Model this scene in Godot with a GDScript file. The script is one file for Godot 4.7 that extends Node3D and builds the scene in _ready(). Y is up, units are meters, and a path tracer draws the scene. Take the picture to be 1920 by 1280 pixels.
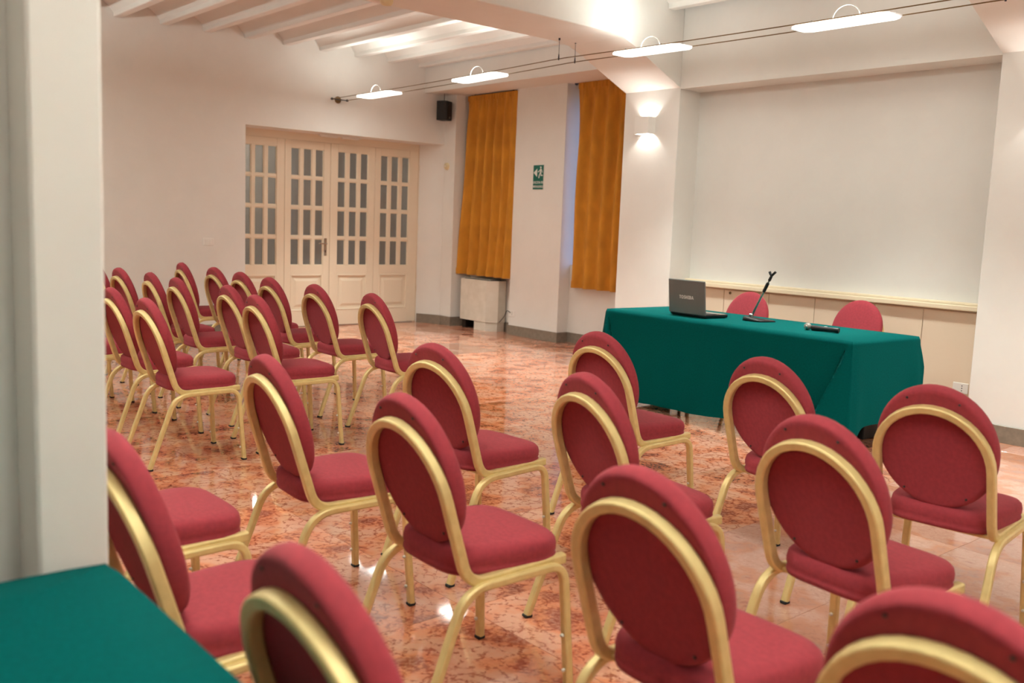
extends Node3D
# A hotel meeting room: rows of burgundy chairs, a speaker's table under a green cloth, cable lamps, velvet curtains.
# World axes: +X towards the window wall, -Z towards the folding door wall, y up, metres.

var M := {}
var used := {}

func _ready() -> void:
	setup_view()
	make_materials()
	build_shell()
	build_floor()
	build_ceiling()
	build_doors()
	build_windows_and_curtains()
	build_niche()
	build_lamps()
	build_wall_fittings()
	build_tables()
	build_table_things()
	build_chairs()

# ------------------------------------------------------------------ camera, sky, exposure
func setup_view() -> void:
	var cam := Camera3D.new()
	cam.name = "camera"
	add_child(cam)
	var attr := CameraAttributesPhysical.new()
	attr.frustum_focal_length = 33.1
	attr.frustum_focus_distance = 5.2
	attr.exposure_aperture = 2.8
	attr.frustum_near = 0.05
	attr.frustum_far = 100.0
	cam.attributes = attr
	cam.transform = Transform3D(Basis(Vector3(0.76080735, 0.03860229, 0.64782871), Vector3(0.05130685, 0.99152727, -0.11933687), Vector3(-0.64694651, 0.12403042, 0.75238067)), Vector3(0, 1.40, 0))
	cam.fov = 39.855
	cam.near = 0.05
	cam.current = true
	var we := WorldEnvironment.new()
	we.name = "world_environment"
	var e := Environment.new()
	e.background_mode = Environment.BG_SKY
	var sky := Sky.new()
	var sm := ProceduralSkyMaterial.new()
	sm.sky_top_color = Color(0.46, 0.58, 0.80)
	sm.sky_horizon_color = Color(0.70, 0.79, 0.92)
	sm.ground_bottom_color = Color(0.30, 0.32, 0.36)
	sm.ground_horizon_color = Color(0.50, 0.55, 0.64)
	sm.sky_energy_multiplier = 2.0
	sm.ground_energy_multiplier = 1.0
	sky.sky_material = sm
	e.sky = sky
	e.tonemap_mode = Environment.TONE_MAPPER_LINEAR
	e.tonemap_exposure = 0.95
	e.sdfgi_enabled = true
	e.ssao_enabled = true
	e.ssil_enabled = true
	we.environment = e
	add_child(we)

# ------------------------------------------------------------------ naming and node helpers
func numbered(called: String) -> String:
	if not used.has(called):
		used[called] = 0
		return called
	used[called] += 1
	return "%s_%03d" % [called, used[called]]

func tag(o: Node, label := "", category := "", group := "", kind := "") -> void:
	if label: o.set_meta("label", label)
	if category: o.set_meta("category", category)
	if group: o.set_meta("group", group)
	if kind: o.set_meta("kind", kind)

func thing(called: String, label: String, category: String, at := Vector3.ZERO, turn := 0.0, group := "") -> Node3D:
	var o := Node3D.new()
	o.name = numbered(called)
	add_child(o)
	o.position = at
	o.rotation.y = turn
	tag(o, label, category, group)
	return o

func structure(called: String, label: String, category: String) -> Node3D:
	var o := thing(called, label, category)
	o.set_meta("kind", "structure")
	return o

func copy(o: Node3D, at: Vector3, turn: float, label: String, group := "") -> Node3D:
	var c: Node3D = o.duplicate()
	c.name = numbered(String(o.name).split("_0")[0])
	add_child(c)
	c.position = at
	c.rotation.y = turn
	c.set_meta("label", label)
	if group: c.set_meta("group", group)
	return c

func begin() -> SurfaceTool:
	var st := SurfaceTool.new()
	st.begin(Mesh.PRIMITIVE_TRIANGLES)
	return st

func done(st: SurfaceTool, m: Material) -> ArrayMesh:
	st.generate_normals()
	var mesh := st.commit()
	mesh.surface_set_material(0, m)
	return mesh

func put(mesh: Mesh, called: String, parent: Node, at := Vector3.ZERO) -> MeshInstance3D:
	var o := MeshInstance3D.new()
	o.mesh = mesh
	o.name = called if parent != self else numbered(called)
	parent.add_child(o, true)
	o.position = at
	return o

func obj(st: SurfaceTool, called: String, m: Material, parent: Node, at := Vector3.ZERO) -> MeshInstance3D:
	return put(done(st, m), called, parent, at)

# ------------------------------------------------------------------ shape helpers
func face(st: SurfaceTool, pts: Array, inside: Vector3, smooth := false, group := 0) -> void:
	# one convex face whose front looks away from the point inside
	st.set_smooth_group(group if smooth else -1)
	var c := Vector3.ZERO
	for p in pts: c += p
	c /= pts.size()
	var n := Vector3.ZERO
	for i in range(1, pts.size() - 1):
		n += (pts[i] - pts[0]).cross(pts[i + 1] - pts[0])
	var flip := n.dot(c - inside) > 0.0
	for i in range(1, pts.size() - 1):
		st.add_vertex(pts[0])
		if flip:
			st.add_vertex(pts[i + 1]); st.add_vertex(pts[i])
		else:
			st.add_vertex(pts[i]); st.add_vertex(pts[i + 1])

func box(st: SurfaceTool, a: Vector3, b: Vector3, bevel := 0.0) -> void:
	var lo := Vector3(minf(a.x, b.x), minf(a.y, b.y), minf(a.z, b.z))
	var hi := Vector3(maxf(a.x, b.x), maxf(a.y, b.y), maxf(a.z, b.z))
	var mid := (lo + hi) / 2.0
	bevel = minf(bevel, (hi - lo)[(hi - lo).min_axis_index()] * 0.45)
	var corner := func(s: Vector3, axis: int) -> Vector3:
		var p := Vector3(lo.x if s.x < 0 else hi.x, lo.y if s.y < 0 else hi.y, lo.z if s.z < 0 else hi.z)
		for k in 3:
			if k != axis: p[k] -= s[k] * bevel
		return p
	for axis in 3:
		var u := (axis + 1) % 3
		var w := (axis + 2) % 3
		for s in [-1.0, 1.0]:
			var q := []
			for c in [[-1.0, -1.0], [1.0, -1.0], [1.0, 1.0], [-1.0, 1.0]]:
				var v := Vector3.ZERO
				v[axis] = s; v[u] = c[0]; v[w] = c[1]
				q.append(corner.call(v, axis))
			face(st, q, mid)
		if bevel > 0.0:
			for su in [-1.0, 1.0]:
				for sw in [-1.0, 1.0]:
					var q := []
					for e in [[-1.0, u], [1.0, u], [1.0, w], [-1.0, w]]:
						var v := Vector3.ZERO
						v[axis] = e[0]; v[u] = su; v[w] = sw
						q.append(corner.call(v, e[1]))
					face(st, q, mid)
	if bevel > 0.0:
		for sx in [-1.0, 1.0]:
			for sy in [-1.0, 1.0]:
				for sz in [-1.0, 1.0]:
					var v := Vector3(sx, sy, sz)
					face(st, [corner.call(v, 0), corner.call(v, 1), corner.call(v, 2)], mid)

func prism(st: SurfaceTool, outline: Array, axis: int, from: float, to: float) -> void:
	# a convex outline of Vector2 pushed along one axis; the outline's axes are the other two in cyclic order
	var mid := Vector3.ZERO
	var a := []
	var b := []
	for p in outline:
		var v := Vector3.ZERO
		v[(axis + 1) % 3] = p.x
		v[(axis + 2) % 3] = p.y
		v[axis] = from
		a.append(v)
		v[axis] = to
		b.append(v)
		mid += (a[-1] + b[-1]) / (2.0 * outline.size())
	face(st, a, mid)
	face(st, b, mid)
	for i in a.size():
		var j := (i + 1) % a.size()
		face(st, [a[i], a[j], b[j], b[i]], mid)

func rounded_section(w: float, h: float, r: float) -> Array:
	var s := []
	for c in [[1, 1, 0.0], [-1, 1, 90.0], [-1, -1, 180.0], [1, -1, 270.0]]:
		for k in 3:
			var a := deg_to_rad(c[2] + 45.0 * k)
			s.append(Vector2(c[0] * (w / 2 - r) + cos(a) * r, c[1] * (h / 2 - r) + sin(a) * r))
	return s

func round_section(r: float, n := 10) -> Array:
	var s := []
	for k in n: s.append(Vector2(cos(TAU * k / n), sin(TAU * k / n)) * r)
	return s

func fillet(points: Array, radius: float, steps := 6) -> Array:
	# a polyline whose inner corners are rounded
	var out := [points[0]]
	for i in range(1, points.size() - 1):
		var p: Vector3 = points[i]
		var a: Vector3 = points[i - 1] - p
		var b: Vector3 = points[i + 1] - p
		var r := minf(radius, minf(a.length(), b.length()) * 0.49)
		var pa := p + a.normalized() * r
		var pb := p + b.normalized() * r
		for k in steps + 1:
			var t := float(k) / steps
			out.append(pa.lerp(p, t).lerp(p.lerp(pb, t), t))
	out.append(points[-1])
	return out

func sweep(st: SurfaceTool, path: Array, section: Array, side: Vector3, closed := false, crisp := false) -> void:
	# section x runs along «side», carried along the path without twist
	var rings := []
	var mids := []
	var n := path.size()
	var s := side
	for i in n:
		var t: Vector3
		if closed: t = path[(i + 1) % n] - path[(i - 1 + n) % n]
		else: t = path[mini(i + 1, n - 1)] - path[maxi(i - 1, 0)]
		t = t.normalized()
		s = (s - t * s.dot(t)).normalized()
		var up := t.cross(s)
		var ring := []
		for q in section: ring.append(path[i] + s * q.x + up * q.y)
		rings.append(ring)
		mids.append(path[i])
	var m := section.size()
	for i in (n if closed else n - 1):
		var j := (i + 1) % n
		for k in m:
			var l := (k + 1) % m
			# flat sides and rounded corners of a square tube are shaded apart
			var group := 0 if not crisp else (1 + k / 3 if k % 3 == 2 else 5 + k / 3)
			face(st, [rings[i][k], rings[i][l], rings[j][l], rings[j][k]], (mids[i] + mids[j]) / 2.0, true, group)
	if not closed:
		face(st, rings[0], mids[1])
		face(st, rings[n - 1], mids[n - 2])

func tube(st: SurfaceTool, path: Array, r: float, n := 8) -> void:
	var d: Vector3 = (path[1] - path[0]).normalized()
	var side := Vector3.UP if absf(d.y) < 0.9 else Vector3.RIGHT
	sweep(st, path, round_section(r, n), side)

func rings_solid(st: SurfaceTool, rings: Array, inside: Vector3, close_ends := true) -> void:
	# a stack of equal closed rings joined smoothly; the first and last are closed
	var m: int = rings[0].size()
	for i in rings.size() - 1:
		for k in m:
			var l := (k + 1) % m
			face(st, [rings[i][k], rings[i][l], rings[i + 1][l], rings[i + 1][k]], inside, true)
	if close_ends:
		for e in [0, rings.size() - 1]:
			var c := Vector3.ZERO
			for p in rings[e]: c += p
			c /= m
			for k in m:
				face(st, [c, rings[e][k], rings[e][(k + 1) % m]], inside, true)

func lathe(st: SurfaceTool, profile: Array, at: Vector3, axis: Vector3, n := 16) -> void:
	# profile of Vector2(radius, distance along the axis)
	var side := axis.cross(Vector3.RIGHT if absf(axis.x) < 0.8 else Vector3.UP).normalized()
	var up := axis.cross(side)
	var mids := []
	var rings := []
	for p in profile:
		var ring := []
		for k in n:
			var a := TAU * k / n
			ring.append(at + axis * p.y + (side * cos(a) + up * sin(a)) * p.x)
		rings.append(ring)
	for i in rings.size() - 1:
		var c: Vector3 = at + axis * (profile[i].y + profile[i + 1].y) / 2.0
		# a step that runs back inwards still faces outwards along the axis
		if absf(profile[i].y - profile[i + 1].y) < 0.0001:
			c = at + axis * (profile[0].y + profile[-1].y) / 2.0
		for k in n:
			var l := (k + 1) % n
			face(st, [rings[i][k], rings[i][l], rings[i + 1][l], rings[i + 1][k]], c, true)
	var whole: Vector3 = at + axis * (profile[0].y + profile[-1].y) / 2.0
	face(st, rings[0], whole)
	face(st, rings[-1], whole)

func sheet(st: SurfaceTool, grid: Array, thick: float, out_hint: Vector3) -> void:
	# a cloth: a grid of points with a real thickness behind it
	var rows := grid.size()
	var cols: int = grid[0].size()
	var back := []
	for i in rows:
		var line := []
		for j in cols:
			var du: Vector3 = grid[i][mini(j + 1, cols - 1)] - grid[i][maxi(j - 1, 0)]
			var dv: Vector3 = grid[mini(i + 1, rows - 1)][j] - grid[maxi(i - 1, 0)][j]
			var n := du.cross(dv).normalized()
			if n.dot(out_hint) < 0: n = -n
			line.append(grid[i][j] - n * thick)
		back.append(line)
	for i in rows - 1:
		for j in cols - 1:
			var c: Vector3 = (back[i][j] + back[i + 1][j + 1]) / 2.0
			var d: Vector3 = (grid[i][j] + grid[i + 1][j + 1]) / 2.0
			face(st, [grid[i][j], grid[i][j + 1], grid[i + 1][j + 1], grid[i + 1][j]], c, true)
			face(st, [back[i][j], back[i][j + 1], back[i + 1][j + 1], back[i + 1][j]], d, true)
	for i in rows - 1:
		for j in [0, cols - 1]:
			var k: int = 1 if j == 0 else cols - 2
			face(st, [grid[i][j], grid[i + 1][j], back[i + 1][j], back[i][j]], grid[i][k])
	for j in cols - 1:
		for i in [0, rows - 1]:
			var k: int = 1 if i == 0 else rows - 2
			face(st, [grid[i][j], grid[i][j + 1], back[i][j + 1], back[i][j]], grid[k][j])

# ------------------------------------------------------------------ materials
func mat(color: Color, rough := 0.7, metal := 0.0) -> StandardMaterial3D:
	var m := StandardMaterial3D.new()
	m.albedo_color = color
	m.roughness = rough
	m.metallic = metal
	return m

func noise_map(freq: float, octaves: int, seed_: int, size := 512, normal := false, strength := 1.0) -> NoiseTexture2D:
	var n := FastNoiseLite.new()
	n.noise_type = FastNoiseLite.TYPE_SIMPLEX_SMOOTH
	n.frequency = freq
	n.fractal_octaves = octaves
	n.seed = seed_
	var t := NoiseTexture2D.new()
	t.noise = n
	t.width = size
	t.height = size
	t.seamless = true
	t.as_normal_map = normal
	t.bump_strength = strength
	return t

func ramp_map(freq: float, octaves: int, seed_: int, dark: Color, light: Color, size := 512) -> NoiseTexture2D:
	var t := noise_map(freq, octaves, seed_, size)
	var g := Gradient.new()
	g.set_color(0, dark)
	g.set_color(1, light)
	t.color_ramp = g
	return t

func triplanar(m: StandardMaterial3D, scale: float, world := false) -> void:
	m.uv1_triplanar = true
	m.uv1_world_triplanar = world
	m.uv1_scale = Vector3.ONE * scale

func marble_image(plain: bool) -> ImageTexture:
	var size := 1024
	var cells := FastNoiseLite.new()
	cells.noise_type = FastNoiseLite.TYPE_CELLULAR
	cells.cellular_return_type = FastNoiseLite.RETURN_DISTANCE2_SUB
	cells.cellular_jitter = 1.0
	cells.frequency = 0.022
	cells.fractal_type = FastNoiseLite.FRACTAL_FBM
	cells.fractal_octaves = 2
	cells.domain_warp_enabled = true
	cells.domain_warp_amplitude = 38.0
	cells.domain_warp_frequency = 0.012
	cells.seed = 11
	var cloud := FastNoiseLite.new()
	cloud.frequency = 0.005
	cloud.fractal_octaves = 5
	cloud.seed = 4
	var vein := FastNoiseLite.new()
	vein.noise_type = FastNoiseLite.TYPE_SIMPLEX_SMOOTH
	vein.fractal_type = FastNoiseLite.FRACTAL_RIDGED
	vein.frequency = 0.0045
	vein.fractal_octaves = 4
	vein.domain_warp_enabled = true
	vein.domain_warp_amplitude = 60.0
	vein.domain_warp_frequency = 0.006
	vein.seed = 23
	var fine := FastNoiseLite.new()
	fine.frequency = 0.06
	fine.fractal_octaves = 3
	fine.seed = 7
	var a := cells.get_seamless_image(size, size).get_data()
	var b := cloud.get_seamless_image(size, size).get_data()
	var c := vein.get_seamless_image(size, size).get_data()
	var d := fine.get_seamless_image(size, size).get_data()
	var im := Image.create(size, size, false, Image.FORMAT_RGB8)
	var orange := Color(0.86, 0.56, 0.42)
	var pink := Color(0.86, 0.65, 0.55)
	var deep := Color(0.50, 0.21, 0.13)
	var pale := Color(0.88, 0.72, 0.60)
	var grey := Color(0.62, 0.42, 0.37)
	if plain:
		orange = Color(0.76, 0.52, 0.41)
		pink = Color(0.78, 0.60, 0.53)
		deep = Color(0.60, 0.38, 0.32)
		pale = Color(0.84, 0.70, 0.62)
		grey = Color(0.68, 0.52, 0.47)
	var bytes := PackedByteArray()
	bytes.resize(size * size * 3)
	for i in size * size:
		var cell := a[i] / 255.0
		var tone := b[i] / 255.0
		var ridge := c[i] / 255.0
		var grain := d[i] / 255.0
		var col := orange.lerp(pink, smoothstep(0.35, 0.7, tone))
		col = col.lerp(grey, 0.7 * smoothstep(0.62, 0.85, 1.0 - tone))
		if not plain: col = col.lerp(deep, 0.5 * smoothstep(0.52, 0.8, 1.0 - tone) * smoothstep(0.35, 0.65, grain))
		col = col.lerp(deep, (0.78 if not plain else 0.3) * (1.0 - smoothstep(0.0, 0.24, cell)) * smoothstep(0.32, 0.64, grain + 0.15 * tone))
		col = col.lerp(deep, 0.55 * smoothstep(0.80, 0.97, ridge))
		col = col.lerp(pale, 0.6 * smoothstep(0.55, 0.9, grain) * smoothstep(0.45, 0.75, tone))
		bytes[i * 3] = int(clampf(col.r, 0, 1) * 255)
		bytes[i * 3 + 1] = int(clampf(col.g, 0, 1) * 255)
		bytes[i * 3 + 2] = int(clampf(col.b, 0, 1) * 255)
	im.set_data(size, size, false, Image.FORMAT_RGB8, bytes)
	return ImageTexture.create_from_image(im)

func make_materials() -> void:
	var plaster := mat(Color(0.92, 0.91, 0.89), 0.85)
	plaster.albedo_texture = ramp_map(0.008, 4, 3, Color(0.985, 0.984, 0.983), Color(1, 1, 1))
	plaster.normal_enabled = true
	plaster.normal_texture = noise_map(0.05, 3, 5, 512, true, 1.2)
	plaster.normal_scale = 0.05
	triplanar(plaster, 0.6, true)
	M.plaster = plaster
	M.joinery = mat(Color(0.92, 0.86, 0.77), 0.45)
	M.panel = mat(Color(0.90, 0.83, 0.74), 0.5)
	M.ledge = mat(Color(0.92, 0.86, 0.75), 0.45)
	M.gap = mat(Color(0.20, 0.16, 0.13), 0.9)
	var stone := mat(Color(0.56, 0.51, 0.455), 0.28)
	stone.albedo_texture = ramp_map(0.02, 4, 9, Color(0.85, 0.85, 0.85), Color(1, 1, 1))
	triplanar(stone, 1.5, true)
	M.baseboard = stone
	# marble slabs: two kinds of stone, several cuts of each
	var veined := marble_image(false)
	var plain := marble_image(true)
	M.marble = []
	M.marble_plain = []
	var rng := RandomNumberGenerator.new()
	rng.seed = 5
	for k in 6:
		for kind in 2:
			var v := 1.0 - 0.05 * float(k % 3)
			var m := mat(Color(v, v * (0.985 + 0.01 * (k % 2)), v * 0.98), 0.055)
			m.albedo_texture = veined if kind == 0 else plain
			m.metallic_specular = 0.5
			triplanar(m, 0.66, true)
			m.uv1_offset = Vector3(rng.randf(), rng.randf(), rng.randf())
			(M.marble if kind == 0 else M.marble_plain).append(m)
	M.grout = mat(Color(0.55, 0.40, 0.33), 0.6)
	# cloth
	var red := mat(Color(0.615, 0.19, 0.23), 0.92)
	red.albedo_texture = ramp_map(0.03, 4, 21, Color(0.86, 0.86, 0.88), Color(1, 1, 1))
	red.normal_enabled = true
	red.normal_texture = noise_map(0.25, 2, 22, 512, true, 2.0)
	red.normal_scale = 0.35
	red.rim_enabled = true
	red.rim = 0.25
	red.rim_tint = 0.7
	triplanar(red, 3.0)
	M.red = red
	var gold := mat(Color(0.90, 0.81, 0.57), 0.42, 0.35)
	gold.albedo_texture = ramp_map(0.02, 3, 31, Color(0.93, 0.92, 0.90), Color(1, 1, 1))
	triplanar(gold, 2.0)
	M.gold = gold
	M.rubber = mat(Color(0.03, 0.03, 0.03), 0.7)
	M.nylon = mat(Color(0.85, 0.82, 0.76), 0.4)
	M.screw = mat(Color(0.10, 0.05, 0.05), 0.5)
	var green := mat(Color(0.0, 0.335, 0.325), 0.95)
	green.metallic_specular = 0.15
	green.rim_enabled = true
	green.rim = 0.35
	green.rim_tint = 0.9
	green.albedo_texture = ramp_map(0.05, 4, 41, Color(0.86, 0.88, 0.88), Color(1, 1, 1))
	green.normal_enabled = true
	green.normal_texture = noise_map(0.3, 2, 42, 512, true, 2.0)
	green.normal_scale = 0.25
	triplanar(green, 2.5)
	M.green = green
	var velvet := mat(Color(0.85, 0.585, 0.165), 0.85)
	velvet.albedo_texture = ramp_map(0.012, 4, 51, Color(0.80, 0.77, 0.72), Color(1, 1, 1))
	velvet.rim_enabled = true
	velvet.rim = 1.0
	velvet.rim_tint = 0.8
	velvet.uv1_triplanar = true
	velvet.uv1_scale = Vector3(1.2, 0.45, 1.2)
	M.velvet = velvet
	M.white = mat(Color(0.93, 0.92, 0.90), 0.4)
	M.ivory = mat(Color(0.88, 0.82, 0.66), 0.45)
	var enamel := mat(Color(0.90, 0.87, 0.82), 0.4)
	enamel.albedo_texture = ramp_map(0.01, 5, 61, Color(0.93, 0.92, 0.90), Color(1, 1, 1))
	triplanar(enamel, 1.2)
	M.enamel = enamel
	M.black = mat(Color(0.025, 0.024, 0.028), 0.5)
	M.black_gloss = mat(Color(0.02, 0.02, 0.022), 0.22)
	M.dark_metal = mat(Color(0.13, 0.11, 0.10), 0.45, 0.4)
	M.steel = mat(Color(0.75, 0.74, 0.72), 0.25, 1.0)
	M.steel_mesh = mat(Color(0.55, 0.54, 0.51), 0.55, 0.5)
	M.bronze = mat(Color(0.52, 0.43, 0.30), 0.4, 0.8)
	M.rod = mat(Color(0.30, 0.31, 0.34), 0.4, 0.7)
	M.lid = mat(Color(0.44, 0.455, 0.45), 0.3, 0.25)
	M.lettering = mat(Color(0.92, 0.92, 0.90), 0.4)
	M.sign_green = mat(Color(0.0, 0.40, 0.34), 0.45)
	M.brown = mat(Color(0.36, 0.24, 0.15), 0.4, 0.3)
	var glow := mat(Color(1, 1, 1), 0.4)
	glow.emission_enabled = true
	glow.emission = Color(1.0, 0.985, 0.96)
	glow.emission_energy_multiplier = 3.0
	M.lamp_glow = glow
	var acrylic := mat(Color(0.95, 0.96, 0.97, 0.45), 0.15)
	acrylic.transparency = BaseMaterial3D.TRANSPARENCY_ALPHA
	M.acrylic = acrylic
	var pane := mat(Color(0.42, 0.42, 0.42, 0.45), 0.08)
	pane.transparency = BaseMaterial3D.TRANSPARENCY_ALPHA
	M.pane = pane
	var glass := mat(Color(0.9, 0.95, 1.0, 0.06), 0.03)
	glass.transparency = BaseMaterial3D.TRANSPARENCY_ALPHA
	M.glass = glass
	M.hall = mat(Color(0.62, 0.60, 0.57), 0.8)

# ------------------------------------------------------------------ walls, columns, beams
const TOP := 3.75
const FAR := -10.38
const COL := [[-6.47, -5.79], [-2.94, -2.26]]

func build_shell() -> void:
	var w := structure("wall_far", "long pale plaster wall with the folding door opening", "wall")
	var st := begin()
	box(st, Vector3(-3.2, 0, -10.8), Vector3(4.78, TOP, FAR))
	box(st, Vector3(4.78, 2.41, -10.8), Vector3(7.62, TOP, FAR))
	prism(st, [Vector2(-10.8, 7.44), Vector2(-10.72, 7.44), Vector2(FAR, 7.60), Vector2(FAR, 8.3), Vector2(-10.8, 8.3)], 1, 0.0, 2.41)
	obj(st, "plaster_wall", M.plaster, w)
	w = structure("wall_right", "plaster window wall with two curtained recesses, a pier and a shallow niche", "wall")
	st = begin()
	box(st, Vector3(7.60, 0, FAR), Vector3(8.3, TOP, -10.14))
	box(st, Vector3(7.92, 0, -10.14), Vector3(8.3, TOP, -9.09))
	box(st, Vector3(7.745, 0, -9.09), Vector3(8.3, TOP, -8.19))
	# second recess
	box(st, Vector3(7.92, 0, -8.19), Vector3(8.3, 0.92, -6.47))
	box(st, Vector3(7.92, 3.0, -8.19), Vector3(8.3, TOP, -6.47))
	# the dropped soffit over both windows
	box(st, Vector3(7.26, 3.05, FAR), Vector3(8.3, TOP, -6.47))
	# niche back wall and header, and the wall beyond the second column
	box(st, Vector3(7.2, 0, -5.79), Vector3(8.3, TOP, -2.94))
	box(st, Vector3(6.9, 2.69, -5.79), Vector3(7.2, TOP, -2.94))
	box(st, Vector3(7.2, 0, -2.26), Vector3(8.3, TOP, 2.2))
	box(st, Vector3(6.9, 2.69, -2.26), Vector3(7.2, TOP, 2.2))
	obj(st, "plaster_wall", M.plaster, w)
	for i in 2:
		var z0: float = COL[i][0]
		var z1: float = COL[i][1]
		var c := structure("trim_%d" % (i + 1), "plaster column with sloped haunch carrying the cross beam " + ["left of the niche", "right of the niche"][i], "column")
		st = begin()
		box(st, Vector3(6.9, 0, z0), Vector3(8.3, TOP, z1), 0.004)
		obj(st, "column", M.plaster, c)
		st = begin()
		box(st, Vector3(-3.2, 3.05, z0), Vector3(6.9, TOP, z1), 0.006)
		obj(st, "beam", M.plaster, c)
		st = begin()
		# haunch under the beam, in slices so that every slice stays convex
		var curve := [Vector2(5.93, 3.05), Vector2(6.10, 3.033), Vector2(6.25, 2.98), Vector2(6.9, 2.70)]
		for k in 3:
			prism(st, [Vector2(curve[k].x, 3.06), curve[k], curve[k + 1], Vector2(curve[k + 1].x, 3.06)], 2, z0 + 0.001, z1 - 0.001)
		obj(st, "haunch", M.plaster, c)
	w = structure("wall_left", "plain plaster side wall away from the windows", "wall")
	st = begin()
	box(st, Vector3(-3.5, 0, -10.8), Vector3(-3.2, TOP, 2.2))
	obj(st, "plaster_wall", M.plaster, w)
	w = structure("wall_near", "plain plaster wall at the back of the room", "wall")
	st = begin()
	box(st, Vector3(-3.5, 0, 2.2), Vector3(8.3, TOP, 2.5))
	obj(st, "plaster_wall", M.plaster, w)
	# pilaster and partition at the left edge of the picture
	w = structure("wall_partition", "pale partition wall ending in a pilaster behind the foreground table", "wall")
	st = begin()
	box(st, Vector3(-1.2, 0, -2.20), Vector3(0.445, 3.36, -1.99))
	box(st, Vector3(0.445, 0, -2.20), Vector3(0.572, 3.36, -1.85), 0.006)
	obj(st, "plaster_wall", M.plaster, w)
	# baseboards
	var b := structure("baseboard_right", "low grey stone skirting along the window wall", "baseboard")
	var h := 0.122
	var runs := [
		[Vector3(7.585, 0, FAR + 0.02), Vector3(7.60, h, -10.14)], [Vector3(7.585, 0, -10.14), Vector3(7.92, h, -10.125)],
		[Vector3(7.905, 0, -10.125), Vector3(7.92, h, -9.09)], [Vector3(7.73, 0, -9.105), Vector3(7.92, h, -9.09)],
		[Vector3(7.73, 0, -9.09), Vector3(7.745, h, -8.19)], [Vector3(7.73, 0, -8.19), Vector3(7.92, h, -8.175)],
		[Vector3(7.905, 0, -8.175), Vector3(7.92, h, -6.47)], [Vector3(6.885, 0, -6.485), Vector3(7.92, h, -6.47)],
		[Vector3(6.885, 0, -6.47), Vector3(6.90, h, -5.79)], [Vector3(6.885, 0, -2.955), Vector3(7.16, h, -2.94)],
		[Vector3(6.885, 0, -2.94), Vector3(6.90, h, -2.26)],
	]
	for q in runs:
		st = begin()
		box(st, q[0], q[1], 0.002)
		obj(st, "skirting_strip", M.baseboard, b)
	st = begin()
	prism(st, [Vector2(-10.70, 7.435), Vector2(-10.70, 7.45), Vector2(FAR, 7.60), Vector2(FAR + 0.02, 7.585)], 1, 0.0, h)
	obj(st, "skirting_strip", M.baseboard, b)
	b = structure("baseboard_far", "low grey stone skirting along the folding door wall", "baseboard")
	st = begin()
	box(st, Vector3(-3.2, 0, FAR), Vector3(4.78, h, FAR + 0.014), 0.002)
	obj(st, "skirting_strip", M.baseboard, b)
	# the dim hall behind the folding door
	w = structure("wall_hall", "grey hall walls seen through the door panes", "wall")
	st = begin()
	box(st, Vector3(4.0, -0.1, -13.3), Vector3(8.3, 3.0, -13.1))
	box(st, Vector3(3.9, -0.1, -13.3), Vector3(4.1, 3.0, -10.8))
	box(st, Vector3(8.1, -0.1, -13.3), Vector3(8.3, 3.0, -10.8))
	box(st, Vector3(3.9, 2.8, -13.3), Vector3(8.3, 3.0, -10.8))
	box(st, Vector3(3.9, -0.1, -13.3), Vector3(8.3, 0.0, -10.8))
	obj(st, "hall_shell", M.hall, w)

func build_floor() -> void:
	var f := structure("floor", "polished red and salmon marble slab floor", "floor")
	var st := begin()
	box(st, Vector3(-3.5, -0.2, -10.8), Vector3(8.3, -0.003, 2.5))
	obj(st, "screed", M.grout, f)
	var step := 0.76
	st = begin()
	box(st, Vector3(0.0007, -0.02, 0.0007), Vector3(step - 0.0007, 0, step - 0.0007), 0.0006)
	var slab := done(st, M.marble[0])
	var rng := RandomNumberGenerator.new()
	rng.seed = 77
	for i in 15:
		for j in 17:
			var x := 3.57 - step * 9 + step * i
			var z := -2.58 - step * 11 + step * j
			var near := z > -2.6 and x > 2.7
			var kinds: Array = M.marble_plain if near else M.marble
			var o := put(slab, "floor_slab", f, Vector3(x, 0, z))
			o.material_override = kinds[rng.randi() % kinds.size()]
			if not near and rng.randf() < 0.06:
				o.material_override = M.marble_plain[rng.randi() % 6]

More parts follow.
